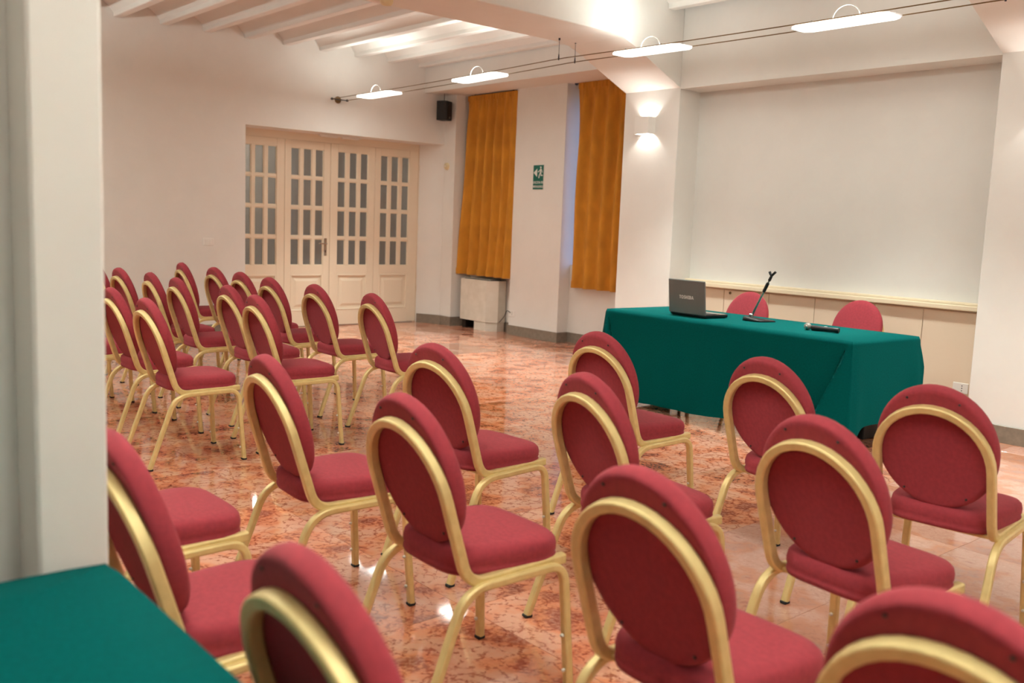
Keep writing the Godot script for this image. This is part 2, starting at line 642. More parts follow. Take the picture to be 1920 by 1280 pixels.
func build_ceiling() -> void:
	var c := structure("ceiling", "white ceiling of close painted joists with small plaster vaults between", "ceiling")
	var st := begin()
	box(st, Vector3(-3.5, 3.56, -10.8), Vector3(8.3, TOP + 0.1, 2.5))
	obj(st, "slab", M.plaster, c)
	var bays := [[FAR, -6.47], [-5.79, -2.94], [-2.26, 2.2]]
	var pitch := 0.477
	for bay in bays:
		var length: float = bay[1] - bay[0]
		var jst := begin()
		box(jst, Vector3(-0.045, 3.36, 0), Vector3(0.045, 3.47, length), 0.006)
		var joist := done(jst, M.plaster)
		var vst := begin()
		var half := pitch / 2.0
		var lower := []
		for k in 9:
			var t := -1.0 + 2.0 * k / 8.0
			lower.append(Vector2(half + t * (half - 0.044), 3.405 + 0.125 * (1.0 - t * t)))
		for k in 8:
			# thin curved shell, one slice at a time
			var p: Vector2 = lower[k]
			var q: Vector2 = lower[k + 1]
			var inside := Vector3((p.x + q.x) / 2, p.y + 0.5, length / 2)
			face(vst, [Vector3(p.x, p.y, 0), Vector3(q.x, q.y, 0), Vector3(q.x, q.y, length), Vector3(p.x, p.y, length)], inside, true)
			face(vst, [Vector3(p.x, p.y + 0.02, 0), Vector3(q.x, q.y + 0.02, 0), Vector3(q.x, q.y + 0.02, length), Vector3(p.x, p.y + 0.02, length)], inside - Vector3(0, 1, 0), true)
		var vault := done(vst, M.plaster)
		for i in 22:
			var x := 7.19 - pitch * i
			if x < -3.1 or (bay[0] > FAR and x > 6.9):
				continue
			put(joist, "joist", c, Vector3(x, 0, bay[0]))
			put(vault, "vault", c, Vector3(x - pitch, 0, bay[0]))

# ------------------------------------------------------------------ folding door
func build_doors() -> void:
	var edges := [4.815, 5.452, 6.084, 6.744, 7.435]
	var panes := [[4.905, 5.069, 5.236], [5.545, 5.715, 5.88], [6.200, 6.370, 6.535], [6.842, 7.008, 7.176]]
	var rows := [[1.895, 2.218], [1.528, 1.843], [1.157, 1.472], [0.79, 1.101]]
	var says := ["leftmost cream leaf of the folding door, beside the wall edge", "cream folding door leaf with the metal handle", "cream folding door leaf right of the handle leaf", "rightmost cream leaf of the folding door, beside the curtain wall"]
	var z0 := -10.77
	var z1 := -10.73
	for i in 4:
		var d := structure("door_%d" % (i + 1), says[i], "door")
		var a: float = edges[i] + 0.002
		var b: float = edges[i + 1] - 0.002
		var pw := 0.102
		var st := begin()
		var left: float = panes[i][0]
		var right: float = panes[i][2] + pw
		box(st, Vector3(a, 0.012, z0), Vector3(left - 0.008, 2.318, z1), 0.003)
		box(st, Vector3(right + 0.008, 0.012, z0), Vector3(b, 2.318, z1), 0.003)
		obj(st, "stiles", M.joinery, d)
		st = begin()
		box(st, Vector3(left - 0.008, 2.226, z0), Vector3(right + 0.008, 2.318, z1))
		box(st, Vector3(left - 0.008, 0.665, z0), Vector3(right + 0.008, 0.782, z1))
		box(st, Vector3(left - 0.008, 0.012, z0), Vector3(right + 0.008, 0.20, z1))
		obj(st, "rails", M.joinery, d)
		st = begin()
		for k in 2:
			box(st, Vector3(panes[i][k] + pw + 0.008, 0.782, z0 + 0.004), Vector3(panes[i][k + 1] - 0.008, 2.226, z1 - 0.003), 0.004)
		for k in 3:
			box(st, Vector3(left - 0.008, rows[k + 1][1] + 0.008, z0 + 0.005), Vector3(right + 0.008, rows[k][0] - 0.008, z1 - 0.004), 0.004)
		obj(st, "glazing_bars", M.joinery, d)
		# a small bead round every pane, then the bevelled pane itself
		st = begin()
		for k in 3:
			for r in rows:
				var x0: float = panes[i][k]
				var x1 := x0 + pw
				for q in [[x0 - 0.009, x0, r[0] - 0.009, r[1] + 0.009], [x1, x1 + 0.009, r[0] - 0.009, r[1] + 0.009], [x0, x1, r[0] - 0.009, r[0]], [x0, x1, r[1], r[1] + 0.009]]:
					box(st, Vector3(q[0], q[2], z0 + 0.008), Vector3(q[1], q[3], z1 - 0.012))
		obj(st, "glazing_beads", M.joinery, d)
		st = begin()
		box(st, Vector3(0, 0, -0.004), Vector3(pw, 0.323, 0.004), 0.003)
		var pane := done(st, M.pane)
		for k in 3:
			for r in rows:
				var o := put(pane, "pane", d, Vector3(panes[i][k], r[0], -10.752))
				o.scale.y = (r[1] - r[0]) / 0.323
		# sunk field with a raised and fielded panel
		st = begin()
		var pl := left - 0.008
		var pr := right + 0.008
		box(st, Vector3(pl, 0.20, z0 + 0.008), Vector3(pr, 0.665, z1 - 0.016))
		for q in [[pl, pl + 0.022, 0.2, 0.665], [pr - 0.022, pr, 0.2, 0.665], [pl + 0.022, pr - 0.022, 0.2, 0.222], [pl + 0.022, pr - 0.022, 0.643, 0.665]]:
			box(st, Vector3(q[0], q[2], z1 - 0.017), Vector3(q[1], q[3], z1 + 0.004), 0.006)
		var mid := Vector3((pl + pr) / 2, 0.43, z0)
		var o1 := [Vector3(pl + 0.05, 0.25, z1 - 0.016), Vector3(pr - 0.05, 0.25, z1 - 0.016), Vector3(pr - 0.05, 0.615, z1 - 0.016), Vector3(pl + 0.05, 0.615, z1 - 0.016)]
		var o2 := [Vector3(pl + 0.085, 0.285, z1 - 0.004), Vector3(pr - 0.085, 0.285, z1 - 0.004), Vector3(pr - 0.085, 0.58, z1 - 0.004), Vector3(pl + 0.085, 0.58, z1 - 0.004)]
		for k in 4:
			face(st, [o1[k], o1[(k + 1) % 4], o2[(k + 1) % 4], o2[k]], mid)
		face(st, o2, mid)
		obj(st, "lower_panel", M.joinery, d)
		if i == 1:
			st = begin()
			box(st, Vector3(6.003, 0.90, z1), Vector3(6.043, 1.125, z1 + 0.006), 0.003)
			var plate := obj(st, "handle_plate", M.steel, d)
			tag(plate, "narrow steel lock plate with a lever handle")
			st = begin()
			tube(st, fillet([Vector3(6.023, 1.055, z1 + 0.005), Vector3(6.023, 1.055, z1 + 0.055), Vector3(5.905, 1.058, z1 + 0.055)], 0.02), 0.009)
			obj(st, "lever", M.steel, plate)
			st = begin()
			box(st, Vector3(6.018, 0.945, z1 + 0.005), Vector3(6.028, 0.975, z1 + 0.0075))
			obj(st, "keyhole", M.black, plate)
		if i == 3:
			for y in [0.42, 1.25, 2.05]:
				st = begin()
				lathe(st, [Vector2(0.008, 0), Vector2(0.008, 0.09)], Vector3(b + 0.004, y, z1 + 0.006), Vector3.UP, 8)
				obj(st, "hinge", M.joinery, d)
	# frame round the four leaves
	var t := structure("trim_3", "cream wooden frame round the folding door", "door frame")
	var st2 := begin()
	box(st2, Vector3(4.78, 0, -10.80), Vector3(4.815, 2.36, -10.725))
	box(st2, Vector3(7.435, 0, -10.80), Vector3(7.462, 2.36, -10.725))
	box(st2, Vector3(4.78, 2.32, -10.80), Vector3(7.46, 2.412, -10.735))
	obj(st2, "door_frame", M.joinery, t)
	# slim fitting under the lintel
	var cl := thing("door_closer", "slim white fitting fixed under the lintel above the folding door", "door closer", Vector3(6.12, 2.41, -10.58))
	st2 = begin()
	box(st2, Vector3(-0.29, -0.022, -0.02), Vector3(0.31, 0, 0.022), 0.004)
	obj(st2, "rail", M.white, cl)
	for q in [[-0.27, -0.03], [0.03, 0.27]]:
		st2 = begin()
		box(st2, Vector3(q[0], -0.035, -0.014), Vector3(q[1], -0.022, 0.014), 0.004)
		obj(st2, "cover", M.white, cl)
	# hall lamp behind the panes
	var hl := thing("hall_lamp", "small round hall ceiling lamp beyond the door panes", "lamp", Vector3(5.6, 2.8, -12.0))
	st2 = begin()
	lathe(st2, [Vector2(0.11, 0.0), Vector2(0.12, -0.03), Vector2(0.09, -0.08), Vector2(0.03, -0.10)], Vector3.ZERO, Vector3.UP, 16)
	obj(st2, "globe", M.lamp_glow, hl)
	var l := OmniLight3D.new()
	l.name = "hall_light"
	l.position = Vector3(0, -0.16, 0)
	l.light_energy = 3.4
	l.light_size = 0.1
	l.omni_range = 20.0
	l.omni_attenuation = 2.0
	l.shadow_enabled = true
	l.light_color = Color(1.0, 0.97, 0.92)
	hl.add_child(l)

# ------------------------------------------------------------------ windows, curtains
func build_windows_and_curtains() -> void:
	var spans := [[-8.19, -6.47]]
	for i in 1:
		var w := structure("window_1", "window behind the right velvet curtain, blue daylight at its edge", "window")
		var a: float = spans[i][0]
		var b: float = spans[i][1]
		var st := begin()
		for q in [[a, a + 0.06, 0.92, 3.0], [b - 0.06, b, 0.92, 3.0], [a + 0.06, b - 0.06, 0.92, 0.98], [a + 0.06, b - 0.06, 2.94, 3.0], [(a + b) / 2 - 0.03, (a + b) / 2 + 0.03, 0.98, 2.94]]:
			box(st, Vector3(8.17, q[2], q[0]), Vector3(8.23, q[3], q[1]), 0.004)
		obj(st, "window_frame", M.white, w)
		for q in [[a + 0.06, (a + b) / 2 - 0.03], [(a + b) / 2 + 0.03, b - 0.06]]:
			st = begin()
			box(st, Vector3(8.196, 0.98, q[0]), Vector3(8.204, 2.94, q[1]))
			obj(st, "pane", M.glass, w)
		st = begin()
		box(st, Vector3(7.925, 0.92, a), Vector3(8.17, 0.935, b))
		obj(st, "window_sill", M.plaster, w)
	var specs := [
		{"z0": -10.045, "z1": -9.075, "z0b": -10.175, "x": 7.735, "top": 3.022, "bottom": 0.708, "seed": 1, "label": "mustard velvet curtain above the fan coil cabinet, left of the exit sign"},
		{"z0": -8.075, "z1": -6.56, "z0b": -8.085, "x": 7.81, "top": 3.035, "bottom": 0.68, "seed": 2, "label": "mustard velvet curtain right of the exit sign, partly behind the column"},
	]
	for s in specs:
		var rng := RandomNumberGenerator.new()
		rng.seed = s.seed
		var cols := 150
		var rows := 44
		var ph := []
		for k in 8: ph.append(rng.randf() * TAU)
		var grid := []
		var width: float = s.z1 - s.z0
		for r in rows + 1:
			var v := float(r) / rows
			var y: float = lerpf(s.top, s.bottom, v)
			var line := []
			for c in cols + 1:
				var u := float(c) / cols
				var z: float = lerpf(lerpf(s.z0, s.z0b, v), s.z1, u)
				var m := u * width
				var gather := exp(-v * 22.0)
				var deep := 1.0 - exp(-v * 9.0)
				var x := gather * 0.016 * sin(m * 120.0 + ph[0]) * (0.6 + 0.4 * sin(m * 37.0 + ph[1]))
				# round ridges with narrow valleys between them
				var q1: float = m * 17.5 + ph[2] + 0.35 * sin(v * 2.3 + ph[3]) + 0.8 * sin(m * 4.0 + ph[4])
				var q2: float = m * 31.0 + ph[5] - 0.5 * v
				x += deep * (0.052 * sin(q1 * 2.0) + 0.018 * (1.0 - 0.5 * v) * sin(q2))
				x += 0.008 * sin(v * 9.0 + m * 7.0 + ph[5]) * deep
				z += 0.006 * sin(v * 7.0 + ph[6]) * deep
				line.append(Vector3(s.x - x * (0.9 if v < 0.97 else 1.0), y + 0.004 * sin(m * 60.0) * gather, z))
			grid.append(line)
		var t := thing("velvet_curtain", s.label, "curtain", Vector3.ZERO, 0.0, "mustard velvet curtains")
		var st := begin()
		sheet(st, grid, 0.004, Vector3(-1, 0, 0))
		obj(st, "drape", M.velvet, t)
		# gathered heading tape and the hem turned up at the bottom
		st = begin()
		var head := []
		var hem := []
		for r in 3:
			var l1 := []
			var l2 := []
			for c in cols + 1:
				var p: Vector3 = grid[0][c]
				l1.append(Vector3(p.x - 0.006, s.top + 0.012 - 0.035 * r, p.z))
				p = grid[rows][c]
				l2.append(Vector3(p.x - 0.005, s.bottom + 0.075 - 0.039 * r, p.z))
			head.append(l1)
			hem.append(l2)
		sheet(st, head, 0.003, Vector3(-1, 0, 0))
		obj(st, "heading", M.velvet, t)
		st = begin()
		sheet(st, hem, 0.003, Vector3(-1, 0, 0))
		obj(st, "hem", M.velvet, t)
		var rail := thing("curtain_rail", ["slim dark rail carrying the left velvet curtain", "slim dark rail with round end carrying the right velvet curtain"][s.seed - 1], "curtain rail", Vector3(s.x + 0.02, s.top + 0.006, 0))
		st = begin()
		tube(st, [Vector3(0, 0.006, s.z0 - (0.0 if s.seed == 1 else 0.05)), Vector3(0, 0.006, s.z1 + 0.02)], 0.011)
		obj(st, "rod", M.rod, rail)
		if s.seed == 2:
			st = begin()
			lathe(st, [Vector2(0.004, -0.022), Vector2(0.018, -0.014), Vector2(0.021, 0.0), Vector2(0.018, 0.012), Vector2(0.008, 0.02)], Vector3(0, 0.006, s.z0 - 0.055), Vector3(0, 0, 1), 12)
			obj(st, "finial", M.rod, rail)
		for z in [s.z0 + 0.1, s.z1 - 0.1]:
			st = begin()
			box(st, Vector3(-0.006, 0.012, z - 0.008), Vector3(0.006, 3.05 - s.top - 0.006, z + 0.008))
			obj(st, "bracket", M.rod, rail)
	# fan coil cabinet under the left curtain
	var f := thing("fan_coil_cabinet", "scuffed white fan coil cabinet under the left velvet curtain", "radiator", Vector3(7.66, 0, -9.72))
	var st3 := begin()
	prism(st3, [Vector2(-0.28, 0.0), Vector2(0.26, 0.0), Vector2(0.38, 0.11), Vector2(0.38, 0.235), Vector2(-0.28, 0.235)], 1, 0.115, 0.655)
	obj(st3, "casing", M.enamel, f)
	st3 = begin()
	prism(st3, [Vector2(0.02, 0.006), Vector2(0.255, 0.006), Vector2(0.37, 0.112), Vector2(0.37, 0.23), Vector2(0.02, 0.23)], 1, 0.0, 0.113)
	obj(st3, "plinth", M.enamel, f)
	st3 = begin()
	box(st3, Vector3(0.03, 0.0, -0.27), Vector3(0.20, 0.115, -0.19), 0.004)
	obj(st3, "foot", M.dark_metal, f)
	st3 = begin()
	box(st3, Vector3(0.035, 0.655, -0.25), Vector3(0.22, 0.664, 0.30))
	obj(st3, "grille_tray", M.dark_metal, f)
	st3 = begin()
	tube(st3, fillet([Vector3(0.14, 0.12, 0.375), Vector3(0.10, 0.14, 0.44), Vector3(0.08, 0.22, 0.55), Vector3(0.06, 0.31, 0.62), Vector3(0.07, 0.28, 0.68)], 0.04), 0.004, 6)
	obj(st3, "power_cord", M.black, f)
	for k in 11:
		st3 = begin()
		box(st3, Vector3(0.035, 0.664, -0.245 + 0.05 * k), Vector3(0.22, 0.672, -0.225 + 0.05 * k))
		obj(st3, "grille_slat", M.enamel, f)

# ------------------------------------------------------------------ niche with panelling
func build_niche() -> void:
	var n := structure("trim_4", "cream panelled dado of flush doors under a projecting ledge in the niche", "panelling")
	var seams := [-5.788, -5.345, -4.86, -4.40, -3.93, -3.455, -2.942]
	for i in 6:
		var st := begin()
		box(st, Vector3(7.165, 0.0, seams[i] + 0.002), Vector3(7.198, 0.872, seams[i + 1] - 0.002), 0.0015)
		obj(st, "panel", M.panel, n)
	var st := begin()
	box(st, Vector3(7.10, 0.885, -5.788), Vector3(7.198, 0.925, -2.942), 0.006)
	obj(st, "ledge", M.ledge, n)
	st = begin()
	box(st, Vector3(7.125, 0.925, -5.788), Vector3(7.198, 0.945, -2.942), 0.004)
	obj(st, "ledge_bead", M.ledge, n)
	st = begin()
	box(st, Vector3(7.178, 0.866, -5.788), Vector3(7.198, 0.886, -2.942))
	obj(st, "shadow_batten", M.panel, n)
	st = begin()
	lathe(st, [Vector2(0.013, 0.0), Vector2(0.013, -0.004), Vector2(0.009, -0.006)], Vector3(7.165, 0.845, -5.277), Vector3(1, 0, 0), 14)
	var lock := obj(st, "lock", M.bronze, n)
	st = begin()
	box(st, Vector3(7.1575, 0.838, -5.279), Vector3(7.1592, 0.852, -5.275))
	obj(st, "keyhole", M.black, lock)

# ------------------------------------------------------------------ lamps
func area(parent: Node, at: Vector3, up: bool, size: Vector2, energy: float, color: Color) -> void:
	var l := AreaLight3D.new()
	l.name = "panel_light"
	l.area_size = size
	l.light_energy = energy
	l.light_color = color
	l.area_range = 30.0
	l.area_attenuation = 2.0
	l.shadow_enabled = true
	parent.add_child(l, true)
	l.position = at
	l.rotation = Vector3(PI / 2 if up else -PI / 2, 0, 0)

func cable_y(z: float) -> float:
	var pts := [[FAR, 2.815], [-6.34, 2.872], [-2.6, 2.862], [2.2, 2.84]]
	for k in 3:
		if z <= pts[k + 1][0]:
			var t: float = (z - pts[k][0]) / (pts[k + 1][0] - pts[k][0])
			return lerpf(pts[k][1], pts[k + 1][1], t) - 0.012 * sin(PI * t)
	return 2.84

func build_lamps() -> void:
	var white := Color(0.965, 0.995, 0.965)
	for i in 4:
		var x: float = [5.87, 6.07, 0.90, 1.10][i]
		var t := thing("lamp_cable", ["left bronze cable of the pair carrying the panel lamps before the windows", "right bronze cable of the pair carrying the panel lamps before the windows", "left bronze cable of the second pair, over the camera side", "right bronze cable of the second pair, over the camera side"][i], "cable", Vector3(x, 0, 0))
		var path := []
		for k in 65:
			var z := lerpf(FAR + 0.02, 2.19, k / 64.0)
			path.append(Vector3(0, cable_y(z), z))
		var st := begin()
		tube(st, path, 0.0042, 6)
		obj(st, "cable", M.bronze, t)
		for z in [-6.34, -2.6]:
			st = begin()
			tube(st, [Vector3(0, cable_y(z) - 0.006, z), Vector3(0, 3.05, z)], 0.0022, 6)
			obj(st, "hanger", M.rod, t)
			st = begin()
			lathe(st, [Vector2(0.009, 0.0), Vector2(0.009, 0.018)], Vector3(0, 3.032, z), Vector3.UP, 10)
			obj(st, "ceiling_stop", M.rod, t)
			st = begin()
			lathe(st, [Vector2(0.006, -0.012), Vector2(0.0075, 0.0), Vector2(0.004, 0.04)], Vector3(0, cable_y(z), z), Vector3.UP, 8)
			obj(st, "clamp", M.rod, t)
	var an := thing("cable_anchor", "round metal wall anchor with spreader bar for the lamp cables", "bracket", Vector3(5.97, 2.815, FAR))
	var st2 := begin()
	lathe(st2, [Vector2(0.042, 0.0), Vector2(0.042, 0.012), Vector2(0.03, 0.022)], Vector3.ZERO, Vector3(0, 0, 1), 18)
	obj(st2, "disc", M.bronze, an)
	st2 = begin()
	tube(st2, [Vector3(-0.115, 0.0, 0.045), Vector3(0.115, 0.0, 0.045)], 0.006)
	obj(st2, "spreader", M.rod, an)
	for s in [-1, 1]:
		st2 = begin()
		lathe(st2, [Vector2(0.012, -0.012), Vector2(0.016, 0.0), Vector2(0.012, 0.014)], Vector3(0.105 * s, 0, 0.045), Vector3(1, 0, 0), 10)
		obj(st2, "knob", M.rod, an)
	st2 = begin()
	tube(st2, [Vector3(0, 0, 0.02), Vector3(0, 0, 0.05)], 0.009)
	obj(st2, "stem", M.bronze, an)
	var spots := [[5.97, -9.45], [5.97, -7.60], [5.97, -5.34], [5.97, -3.61], [5.97, -1.75], [5.97, 0.2], [5.97, 1.75], [1.0, -9.45], [1.0, -7.60], [1.0, -5.34], [1.0, -3.61], [1.0, -1.75], [1.0, 0.2], [1.0, 1.75]]
	var says := ["glowing panel lamp nearest the folding door wall", "glowing panel lamp second from the folding door wall, before the beam", "glowing panel lamp just past the beam, above the column", "glowing panel lamp above the speaker's table, top right", "panel lamp on the cables beyond the right column", "panel lamp on the window side cables level with the camera", "last panel lamp on the window side cables at the back of the room", "panel lamp of the second pair of cables nearest the far wall", "panel lamp of the second pair of cables before the far beam", "panel lamp of the second pair of cables just past the far beam", "panel lamp of the second pair of cables above the partition wall", "panel lamp of the second pair of cables just before the camera", "panel lamp of the second pair of cables right above the camera", "last panel lamp of the second pair of cables at the back of the room"]
	for i in spots.size():
		var z: float = spots[i][1]
		var y := cable_y(z)
		var t := thing("panel_lamp", says[i], "lamp", Vector3(spots[i][0], y - 0.012, z), 0.0, "panel lamps on the cables")
		t.rotation.x = -atan((cable_y(z + 0.3) - cable_y(z - 0.3)) / 0.6)
		var st := begin()
		prism(st, [Vector2(-0.36, -0.075), Vector2(-0.31, -0.108), Vector2(0.31, -0.108), Vector2(0.36, -0.075), Vector2(0.36, 0.075), Vector2(0.31, 0.108), Vector2(-0.31, 0.108), Vector2(-0.36, 0.075)], 1, -0.010, 0.006)
		obj(st, "diffuser", M.lamp_glow, t)
		for s in [-1.0, 1.0]:
			st = begin()
			prism(st, [Vector2(0.36 * s, -0.075), Vector2(0.385 * s, -0.05), Vector2(0.385 * s, 0.05), Vector2(0.36 * s, 0.075)], 1, -0.007, 0.003)
			obj(st, "end_wing", M.acrylic, t)
		for q in [[-0.1, -0.19], [0.1, -0.19], [-0.1, 0.19], [0.1, 0.19]]:
			st = begin()
			lathe(st, [Vector2(0.006, -0.006), Vector2(0.006, 0.02)], Vector3(q[0], 0, q[1]), Vector3.UP, 8)
			obj(st, "clip", M.steel, t)
		st = begin()
		var arc := []
		for k in 13:
			var a := PI * k / 12.0
			arc.append(Vector3(-0.085, 0.008 + 0.085 * sin(a), 0.06 - 0.10 * cos(a)))
		tube(st, arc, 0.0035, 6)
		obj(st, "supply_wire", M.white, t)
		var k := 1.0 if i < 7 else SECOND_RUN
		area(t, Vector3(0, -0.016, 0), false, Vector2(0.18, 0.62), LAMP_DOWN * (1.0 if i < 7 else 0.8), white)
		area(t, Vector3(0, 0.012, 0), true, Vector2(0.18, 0.62), LAMP_UP * (1.0 if i < 7 else 11.0), white)
		# the reflector throws most of the light straight down
		var l := SpotLight3D.new()
		l.name = "reflector_light"
		l.position = Vector3(0, -0.018, 0)
		l.rotation = Vector3(-PI / 2, 0, 0)
		l.spot_angle = 44.0
		l.spot_angle_attenuation = 1.0
		l.spot_range = 30.0
		l.spot_attenuation = 2.0
		l.light_size = 0.15
		l.light_energy = LAMP_BEAM * k
		l.light_color = white
		l.shadow_enabled = true
		t.add_child(l)
	# box sconces on the two columns
	for i in 2:
		var z: float = [-6.15, -2.56][i]
		var t := thing("wall_sconce", ["white box sconce lighting the column beside the right curtain", "white box sconce on the column at the right edge"][i], "lamp", Vector3(6.9, 2.37, z), 0.0, "box sconces on the columns")
		var st := begin()
		box(st, Vector3(-0.105, -0.08, -0.085), Vector3(-0.099, 0.08, 0.085))
		box(st, Vector3(-0.099, -0.08, -0.085), Vector3(0.0, 0.08, -0.079))
		box(st, Vector3(-0.099, -0.08, 0.079), Vector3(0.0, 0.08, 0.085))
		box(st, Vector3(-0.006, -0.08, -0.079), Vector3(0.0, 0.08, 0.079))
		obj(st, "housing", M.white, t)
		st = begin()
		box(st, Vector3(-0.065, -0.018, -0.03), Vector3(-0.035, 0.018, 0.03), 0.008)
		obj(st, "bulb", M.lamp_glow, t)
		var l := OmniLight3D.new()
		l.name = "sconce_light"
		l.position = Vector3(-0.05, 0.0, 0.0)
		l.light_energy = SCONCE
		l.light_size = 0.012
		l.omni_range = 20.0
		l.omni_attenuation = 2.0
		l.shadow_enabled = true
		l.light_color = Color(1.0, 0.98, 0.95)
		t.add_child(l)

const LAMP_DOWN := 0.7
const LAMP_UP := 0.62
const LAMP_BEAM := 11.5
const SECOND_RUN := 0.04
const SCONCE := 0.15

# ------------------------------------------------------------------ things on the walls
func text(called: String, words: String, size: float, at: Vector3, turn: float, m: Material, parent: Node, bold := true) -> void:
	var tm := TextMesh.new()
	var f := SystemFont.new()
	f.font_names = PackedStringArray(["Droid Sans"])
	f.font_weight = 700 if bold else 400
	tm.font = f
	tm.text = words
	tm.font_size = 48
	tm.pixel_size = size / 48.0
	tm.depth = 0.0012
	tm.material = m
	var o := put(tm, called, parent, at)
	o.rotation.y = turn

func build_wall_fittings() -> void:
	# emergency exit sign on the pier
	var s := thing("exit_sign", "green emergency exit sign on the pier between the velvet curtains", "sign", Vector3(7.745, 1.97, -8.63))
	var st := begin()
	box(st, Vector3(-0.006, -0.152, -0.098), Vector3(0.0, 0.152, 0.098))
	obj(st, "backing", M.white, s)
	st = begin()
	box(st, Vector3(-0.0075, -0.146, -0.092), Vector3(-0.006, 0.146, 0.092))
	obj(st, "green_field", M.sign_green, s)
	# on this wall the picture's left is -Z
	var x := -0.0075
	st = begin()
	prism(st, [Vector2(0.055, -0.085), Vector2(0.105, -0.022), Vector2(0.005, -0.022)], 0, x - 0.001, x)
	obj(st, "arrow", M.lettering, s)
	st = begin()
	lathe(st, [Vector2(0.013, 0.0), Vector2(0.013, 0.001)], Vector3(x - 0.001, 0.117, 0.042), Vector3(1, 0, 0), 14)
	for q in [[Vector2(0.103, 0.034), Vector2(0.100, 0.056), Vector2(0.048, 0.052), Vector2(0.050, 0.028)],
			[Vector2(0.100, 0.036), Vector2(0.088, 0.040), Vector2(0.062, 0.008), Vector2(0.072, 0.002)],
			[Vector2(0.072, -0.010), Vector2(0.072, 0.006), Vector2(0.062, 0.006), Vector2(0.062, -0.010)],
			[Vector2(0.098, 0.052), Vector2(0.092, 0.060), Vector2(0.060, 0.076), Vector2(0.056, 0.067)],
			[Vector2(0.055, 0.028), Vector2(0.052, 0.044), Vector2(0.018, 0.024), Vector2(0.024, 0.010)],
			[Vector2(0.024, 0.010), Vector2(0.022, 0.024), Vector2(-0.010, 0.018), Vector2(-0.010, 0.004)],
			[Vector2(0.055, 0.040), Vector2(0.044, 0.052), Vector2(0.016, 0.056), Vector2(0.016, 0.042)],
			[Vector2(0.030, 0.050), Vector2(0.016, 0.050), Vector2(0.016, 0.080), Vector2(0.028, 0.080)]]:
		prism(st, q, 0, x - 0.001, x)
	obj(st, "running_figure", M.lettering, s)
	text("lettering", "USCITA DI", 0.040, Vector3(x - 0.0008, -0.062, 0), -PI / 2, M.lettering, s)
	text("lettering", "EMERGENZA", 0.036, Vector3(x - 0.0008, -0.112, 0), -PI / 2, M.lettering, s)
	# loudspeaker in the corner
	var sp := thing("loudspeaker", "small black loudspeaker hung in the corner above the door", "loudspeaker", Vector3(7.46, 2.83, -10.22), 0.45)
	st = begin()
	prism(st, [Vector2(0.075, -0.07), Vector2(0.088, 0.05), Vector2(0.07, 0.075), Vector2(-0.07, 0.075), Vector2(-0.088, 0.05), Vector2(-0.075, -0.07)].map(func(p): return Vector2(p.y, p.x)), 1, -0.122, 0.122)
	obj(st, "cabinet", M.black, sp)
	st = begin()
	box(st, Vector3(-0.07, -0.112, 0.0755), Vector3(0.07, 0.112, 0.083), 0.01)
	obj(st, "grille", M.black, sp)
	st = begin()
	box(st, Vector3(-0.009, -0.10, 0.083), Vector3(0.009, -0.078, 0.0845))
	obj(st, "badge", M.steel, sp)
	st = begin()
	tube(st, [Vector3(0, 0.12, 0), Vector3(0.0, 0.22, 0)], 0.005)
	obj(st, "hanging_rod", M.dark_metal, sp)
	# alarm device, sensor, switch, sockets
	var a := thing("alarm_button", "round ivory alarm device on the wall beside the left curtain", "alarm", Vector3(7.60, 2.125, -10.30))
	st = begin()
	lathe(st, [Vector2(0.048, 0.0), Vector2(0.048, 0.018), Vector2(0.034, 0.034), Vector2(0.018, 0.038)], Vector3.ZERO, Vector3(-1, 0, 0), 18)
	obj(st, "body", M.ivory, a)
	st = begin()
	lathe(st, [Vector2(0.012, 0.036), Vector2(0.010, 0.043)], Vector3.ZERO, Vector3(-1, 0, 0), 10)
	obj(st, "lens", M.white, a)
	var sw := thing("light_switch", "white light switch plate on the wall left of the folding door", "switch", Vector3(4.335, 1.065, FAR))
	st = begin()
	box(st, Vector3(-0.062, -0.042, 0.0), Vector3(0.062, 0.042, 0.009), 0.004)
	obj(st, "plate", M.white, sw)
	for k in 3:
		st = begin()
		box(st, Vector3(-0.036 + 0.025 * k, -0.024, 0.008), Vector3(-0.014 + 0.025 * k, 0.024, 0.0125), 0.002)
		obj(st, "rocker", M.white, sw)
	var spec := [
		[Vector3(7.165, 0.30, -3.115), "white wall socket on the panelling near the right column"],
		[Vector3(7.745, 0.27, -9.03), "white wall socket beside the fan coil cabinet"],
	]
	for i in 2:
		var o := thing("wall_socket", spec[i][1], "socket", spec[i][0], 0.0, "wall sockets")
		st = begin()
		box(st, Vector3(-0.009, -0.04, -0.058), Vector3(0.0, 0.04, 0.058), 0.003)
		obj(st, "plate", M.white, o)
		for k in 3:
			st = begin()
			lathe(st, [Vector2(0.0045, 0.0), Vector2(0.0045, 0.001)], Vector3(-0.0095, 0.018 - 0.018 * k, 0.012), Vector3(1, 0, 0), 8)
			obj(st, "contact_hole", M.black, o)
	var sd := thing("smoke_detector", "small round detector under the cross beam at the top edge", "detector", Vector3(4.05, 3.05, -6.33))
	st = begin()
	lathe(st, [Vector2(0.05, 0.0), Vector2(0.05, -0.018), Vector2(0.036, -0.034), Vector2(0.02, -0.038)], Vector3.ZERO, Vector3.UP, 18)
	obj(st, "housing", M.ivory, sd)

